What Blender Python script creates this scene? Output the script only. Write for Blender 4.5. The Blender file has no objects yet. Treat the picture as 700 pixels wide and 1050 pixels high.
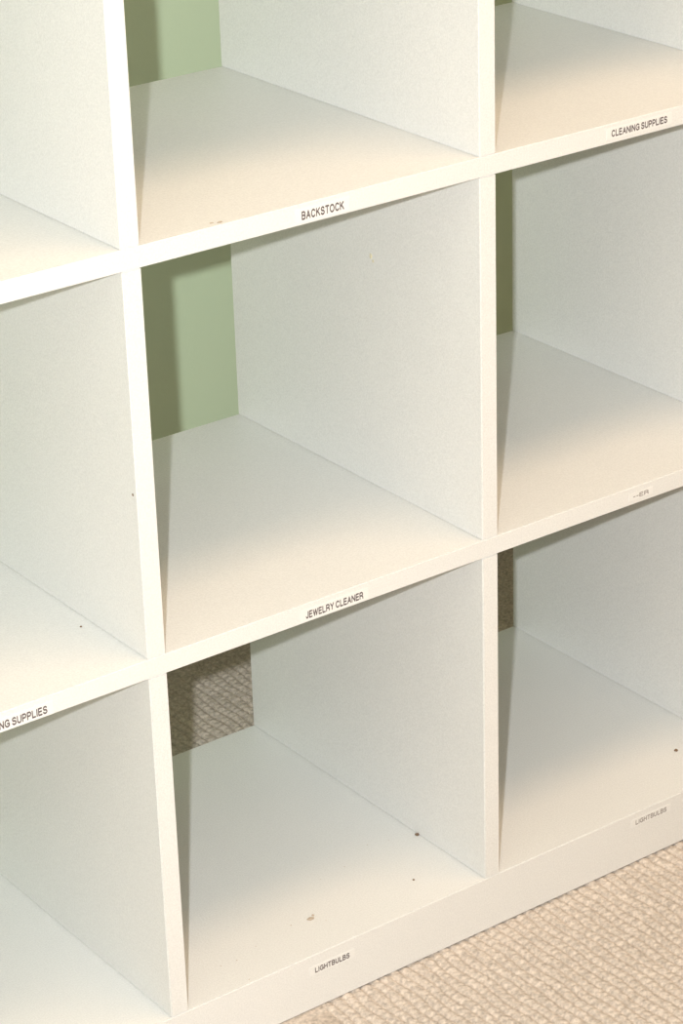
import bpy, bmesh, numpy as np, math, random
from mathutils import Matrix, Vector
random.seed(3)
C=(-1.01302339,-1.67020142,1.43432471);F=2753.21
R=[[0.8030350426755072,0.27097305637638264,-0.5307620210161876],[-0.5952222016753921,0.32125812218818783,-0.7365485384961526],[-0.02907319844539232,0.9073956257587756,0.4192707090723052]]
W=.335;TV=.0175;TH=.0177;D=.382;HP=.057;P=W+TV;AR=TV/2
S2B=HP+W;S2T=S2B+TH;S1B=S2T+W;S1T=S1B+TH
YW=.66
col=bpy.context.scene.collection
def mat(name,colr,rough=.5,bump=None,var=None):
    m=bpy.data.materials.new(name);m.use_nodes=True;nt=m.node_tree;b=nt.nodes['Principled BSDF']
    b.inputs['Base Color'].default_value=(*colr,1);b.inputs['Roughness'].default_value=rough
    tc=nt.nodes.new('ShaderNodeTexCoord')
    if bump:
        n=nt.nodes.new('ShaderNodeTexNoise');n.inputs['Scale'].default_value=bump[0];n.inputs['Detail'].default_value=3
        nt.links.new(tc.outputs['Object'],n.inputs['Vector'])
        bp=nt.nodes.new('ShaderNodeBump');bp.inputs['Strength'].default_value=bump[1];bp.inputs['Distance'].default_value=.001
        nt.links.new(n.outputs['Fac'],bp.inputs['Height']);nt.links.new(bp.outputs['Normal'],b.inputs['Normal'])
    if var:
        n=nt.nodes.new('ShaderNodeTexNoise');n.inputs['Scale'].default_value=var[0];n.inputs['Detail'].default_value=5
        nt.links.new(tc.outputs['Object'],n.inputs['Vector'])
        cr=nt.nodes.new('ShaderNodeValToRGB');cr.color_ramp.elements[0].position=.3;cr.color_ramp.elements[1].position=.7
        cr.color_ramp.elements[0].color=(*[c*(1-var[1]) for c in colr],1);cr.color_ramp.elements[1].color=(*[min(1,c*(1+var[1])) for c in colr],1)
        nt.links.new(n.outputs['Fac'],cr.inputs['Fac']);nt.links.new(cr.outputs['Color'],b.inputs['Base Color'])
    return m
def boxes(name,bl,m,bev=.0):
    me=bpy.data.meshes.new(name);bm=bmesh.new()
    for lo,hi in bl:
        t=bmesh.new();bmesh.ops.create_cube(t,size=1)
        for v in t.verts: v.co=Vector([lo[i]+(v.co[i]+.5)*(hi[i]-lo[i]) for i in range(3)])
        if bev: bmesh.ops.bevel(t,geom=t.edges[:],offset=bev,segments=2,affect='EDGES')
        tm=bpy.data.meshes.new('t');t.to_mesh(tm);bm.from_mesh(tm);bpy.data.meshes.remove(tm);t.free()
    bm.to_mesh(me);bm.free();o=bpy.data.objects.new(name,me);col.objects.link(o);me.materials.append(m);return o
white=mat('white_laminate',(.75,.752,.742),.42,(420,.4),(650,.06))
OT=.05;xl=-P+AR-OT;xr=3*P-AR+OT
NR=4;ztop=HP+NR*W+(NR-1)*TH
bl=[((xl,0,0),(xr,D,HP)),((xl,0,ztop),(xr,D,ztop+OT)),((xl,0,HP),(xl+OT,D,ztop)),((xr-OT,0,HP),(xr,D,ztop))]
for r in range(NR):
    z0=HP+r*(W+TH)
    if r<NR-1: bl.append(((xl+OT,0,z0+W),(xr-OT,D,z0+W+TH)))
    for c in range(3): bl.append(((c*P-AR,.0003,z0),(c*P+AR,D,z0+W)))
shelf=boxes('cube_shelf_unit',bl,white,.0008)
# carpet
def spaced(parts):
    o=[]
    for a,b,s in parts: o+=list(np.arange(a,b,s))
    o.append(parts[-1][1]);return np.array(o)
x0,x1,y0,zc=-3.2,3.8,-5.5,2.6
xs=spaced([(x0,.15,.1),(.15,1.3,.0015),(1.3,x1,.1)])
ys=spaced([(y0,-.4,.1),(-.4,.02,.0014),(.02,.38,.05),(.38,YW,.0014)])
XX,YY=np.meshgrid(xs,ys)
def height(x,y):
    rp=.0115;lp=.0085
    x=x+.0012*np.sin(y*90+np.sin(x*60)*2)
    ri=np.floor(x/rp);fx=x/rp-ri-.5
    yy=y/lp+.5*(ri%2)+.25*np.sin(ri*12.9898)+.45*fx;li=np.floor(yy);fy=yy-li-.5
    h=np.sin(ri*127.1+li*311.7)*43758.5453;h=h-np.floor(h)
    rib=np.clip(1-(fx*2.0)**2,0,1)**.5
    lo=np.clip(1-(fy*1.8)**2,0,1)**.5
    return .0046*rib*(.45+.55*lo)*(.75+.35*h)-.0047
mask=(XX>.15)&(XX<1.3)&((YY<.02)&(YY>-.4)|(YY>.38)&(YY<YW))
H=np.where(mask,height(XX,YY),-.001)
nx,ny=len(xs),len(ys)
co=np.stack([XX,YY,H],-1).reshape(-1,3)
i=np.arange(ny-1)[:,None]*nx+np.arange(nx-1)[None,:]
f=np.stack([i,i+1,i+nx+1,i+nx],-1).reshape(-1,4)
me=bpy.data.meshes.new('floor');me.vertices.add(len(co));me.vertices.foreach_set('co',co.ravel())
me.loops.add(f.size);me.loops.foreach_set('vertex_index',f.ravel());me.polygons.add(len(f));me.polygons.foreach_set('loop_start',np.arange(len(f))*4)
me.update(calc_edges=True);me.polygons.foreach_set('use_smooth',np.ones(len(f),bool))
fl=bpy.data.objects.new('floor',me);col.objects.link(fl)
me.materials.append(mat('loop_carpet',(.55,.485,.425),.95,(900,.7),(300,.28)))
green=mat('green_wall_paint',(.55,.67,.47),.7,(200,.2));cream=mat('painted_wall',(.58,.53,.44),.8,(200,.2));ceil=mat('ceiling_paint',(.65,.61,.53),.9,(100,.2))
boxes('wall_back',[((x0,YW,-.01),(x1,YW+.1,zc))],green)
boxes('wall_left',[((x0-.1,y0,-.01),(x0,YW,zc))],cream)
boxes('wall_right',[((x1,y0,-.01),(x1+.1,YW,zc))],cream)
boxes('wall_front',[((x0,y0-.1,-.01),(x1,y0,zc))],cream)
boxes('ceiling',[((x0,y0,zc),(x1,YW,zc+.1))],ceil)
# lettering: grotesque capitals built from strokes (cap height 1)
def arc(cx,cy,rx,ry,a,b,n=10): return [(cx+rx*math.cos(math.radians(a+(b-a)*i/n)),cy+ry*math.sin(math.radians(a+(b-a)*i/n))) for i in range(n+1)]
G={'A':(.74,[[(0,0),(.37,1),(.74,0)],[(.14,.33),(.60,.33)]]),
'B':(.66,[[(0,0),(0,1),(.38,1)]+arc(.38,.76,.24,.24,90,-90)+[(0,.52)],[(.38,.52)]+arc(.40,.26,.26,.26,90,-90)+[(0,0)]]),
'C':(.76,[arc(.40,.5,.40,.5,40,320,18)]),
'E':(.62,[[(.62,0),(0,0),(0,1),(.60,1)],[(0,.52),(.56,.52)]]),
'G':(.80,[arc(.42,.5,.42,.5,42,330,18)+[(.80,.1),(.80,.47),(.46,.47)]]),
'H':(.70,[[(0,0),(0,1)],[(.70,0),(.70,1)],[(0,.52),(.70,.52)]]),
'I':(0.02,[[(.01,0),(.01,1)]]),
'J':(.46,[[(.46,1),(.46,.26)]+arc(.23,.24,.23,.24,0,-180)]),
'K':(.70,[[(0,0),(0,1)],[(.66,1),(0,.38)],[(.24,.60),(.70,0)]]),
'L':(.56,[[(0,1),(0,0),(.56,0)]]),
'N':(.70,[[(0,0),(0,1),(.70,0),(.70,1)]]),
'O':(.84,[arc(.42,.5,.42,.5,0,360,24)]),
'P':(.64,[[(0,0),(0,1),(.38,1)]+arc(.38,.72,.26,.28,90,-90)+[(0,.44)]]),
'R':(.70,[[(0,0),(0,1),(.40,1)]+arc(.40,.74,.26,.26,90,-90)+[(0,.48)],[(.40,.48),(.66,.30),(.70,0)]]),
'S':(.66,[arc(.33,.75,.30,.25,25,235,12)+arc(.33,.26,.33,.26,75,-165,14)]),
'T':(.66,[[(0,1),(.66,1)],[(.33,1),(.33,0)]]),
'U':(.68,[[(0,1),(0,.34)]+arc(.34,.34,.34,.34,180,360)+[(.68,1)]]),
'W':(1.06,[[(0,1),(.27,0),(.53,1),(.79,0),(1.06,1)]]),
'Y':(.70,[[(0,1),(.35,.45),(.70,1)],[(.35,.45),(.35,0)]]),
'-':(.30,[[(0,.4),(.30,.4)]]),' ':(.0,[])}
def lettering(txt,m,xa,xb,z,h,sw=.21):
    bm=bmesh.new();x=0;polys=[]
    for ch in txt:
        w_,st=G[ch]
        for s in st: polys.append([(x+a,b) for a,b in s])
        x+=w_+.32
    x-=.32;sx=(xb-xa)/x
    k=0
    def face(ps):
        nonlocal k
        k+=1;yy=-.00035-.0000002*k
        bm.faces.new([bm.verts.new((xa+px*sx,yy,z+(py-.5)*h)) for px,py in ps])
    r=sw/2
    for s in polys:
        s=[(a,r+b*(1-sw)) for a,b in s]
        for (a,b),(c,d) in zip(s,s[1:]):
            l=math.hypot(c-a,d-b)
            if l<1e-6: continue
            nx_,ny_=-(d-b)/l*r,(c-a)/l*r
            face([(a+nx_,b+ny_),(a-nx_,b-ny_),(c-nx_,d-ny_),(c+nx_,d+ny_)])
        for a,b in s: face([(a+r*math.cos(t*math.pi/4),b+r*math.sin(t*math.pi/4)) for t in range(8)])
    me=bpy.data.meshes.new('lettering');bm.to_mesh(me);bm.free();o=bpy.data.objects.new('lettering',me);col.objects.link(o);me.materials.append(m);return o
ink=mat('label_ink',(.12,.095,.10),.6);ink2=mat('faded_ink',(.33,.30,.29),.6);tape=mat('label_tape',(.79,.79,.78),.35)
def label(txt,xa,xb,z,h=.0074,m=ink):
    s=boxes('shelf_label',[((xa-.006,-.0003,z-h*.8),(xb+.006,.0,z+h*.8))],tape)
    lettering(txt,m,xa,xb,z,h).parent=s
label('BACKSTOCK',.161,.202,.7525)
label('JEWELRY CLEANER',.150,.210,.399,.0070)
label('CLEANING SUPPLIES',.490,.554,.7535,.0064)
label('CLEANING SUPPLIES',-.174,-.106,.3985)
label('LIGHTBULBS',.145,.183,.0405,.0058)
label('LIGHTBULBS',.534,.574,.0455,.0055,ink2)
label('--ER',.523,.541,.400,.0045,ink2)
# crumbs
def lump(bm,c,r,sq=(1,1,.6)):
    t=bmesh.ops.create_icosphere(bm,subdivisions=2,radius=1)
    for v in t['verts']:
        k=r*(1+random.uniform(-.25,.25));v.co=Vector((c[0]+v.co.x*k*sq[0],c[1]+v.co.y*k*sq[1],c[2]+v.co.z*k*sq[2]))
def crumbs(name,lst,m):
    bm=bmesh.new()
    for c,r,sq in lst: lump(bm,c,r,sq)
    me=bpy.data.meshes.new(name);bm.to_mesh(me);bm.free();o=bpy.data.objects.new(name,me);col.objects.link(o);me.materials.append(m);o.parent=shelf
dirt=mat('dirt_crumb',(.20,.13,.08),.8,None,(900,.5));dust=mat('dust_mark',(.50,.42,.34),.8,None,(900,.2))
F1=(1,1,.5)
crumbs('dirt_crumbs',[((.342,.102,HP+.001),.0021,F1),((.290,.041,HP+.0007),.0011,F1),((.646,.063,HP+.001),.0021,F1),((-.020,.086,S2T+.0006),.0011,F1)],dirt)
L1=[((.176,.049,HP+.0004),.003,(1.2,.8,.2)),((.181,.052,HP+.0006),.0014,F1),((.086,.005,S1T+.0004),.0014,(1.8,1,.3)),((.080,.008,S1T+.0002),.001,(1.8,1,.3))]
for _ in range(10):
    L1.append(((random.uniform(.03,.33),random.uniform(.005,.12),HP+.0001),random.uniform(.0003,.0006),(1.3,.9,.3)))
crumbs('dust_marks',L1,dust)
crumbs('scuff_marks',[((-AR-.0002,.006,.556),.0012,(.3,1,1))],dirt)
crumbs('glue_residue',[((P-AR-.0002,.155,.635),.0022,(.3,.8,1.2)),((P-AR-.0002,.152,.631),.0014,(.3,1,1))],mat('dried_glue',(.72,.66,.48),.5))
def lamp(name,kind,loc,e,c,**k):
    l=bpy.data.lights.new(name,kind);l.energy=e;l.color=c
    for a_,v in k.items(): setattr(l,a_,v)
    o=bpy.data.objects.new(name,l);o.location=loc;col.objects.link(o);return o
L=[C[i]-.087*R[i][0]+.03*R[i][1] for i in range(3)]
lamp('camera_flash','POINT',L,178,(.97,.995,1),shadow_soft_size=.013)
lamp('added_warm_fill','AREA',(.75,-.66,2.58),24,(1,.68,.42),shape='RECTANGLE',size=1.4,size_y=.45)
lamp('added_warm_fill','AREA',(1.2,-3.2,2.58),10,(1,.62,.30),shape='RECTANGLE',size=1.2,size_y=.6)  # added unseen fill, warms the shadowed areas from the front; not a known fixture
w=bpy.data.worlds.new('world');w.use_nodes=True;w.node_tree.nodes['Background'].inputs[0].default_value=(.5,.45,.4,1);w.node_tree.nodes['Background'].inputs[1].default_value=.3;bpy.context.scene.world=w
cam=bpy.data.objects.new('camera',bpy.data.cameras.new('camera'));col.objects.link(cam)
M=Matrix.Identity(4)
for i in range(3):
    for j in range(3): M[i][j]=R[i][j]
    M[i][3]=C[i]
cam.matrix_world=M;cam.data.sensor_fit='VERTICAL';cam.data.sensor_height=36;cam.data.lens=F*36/1050
bpy.context.scene.camera=cam
bpy.context.scene.view_settings.view_transform='Standard'
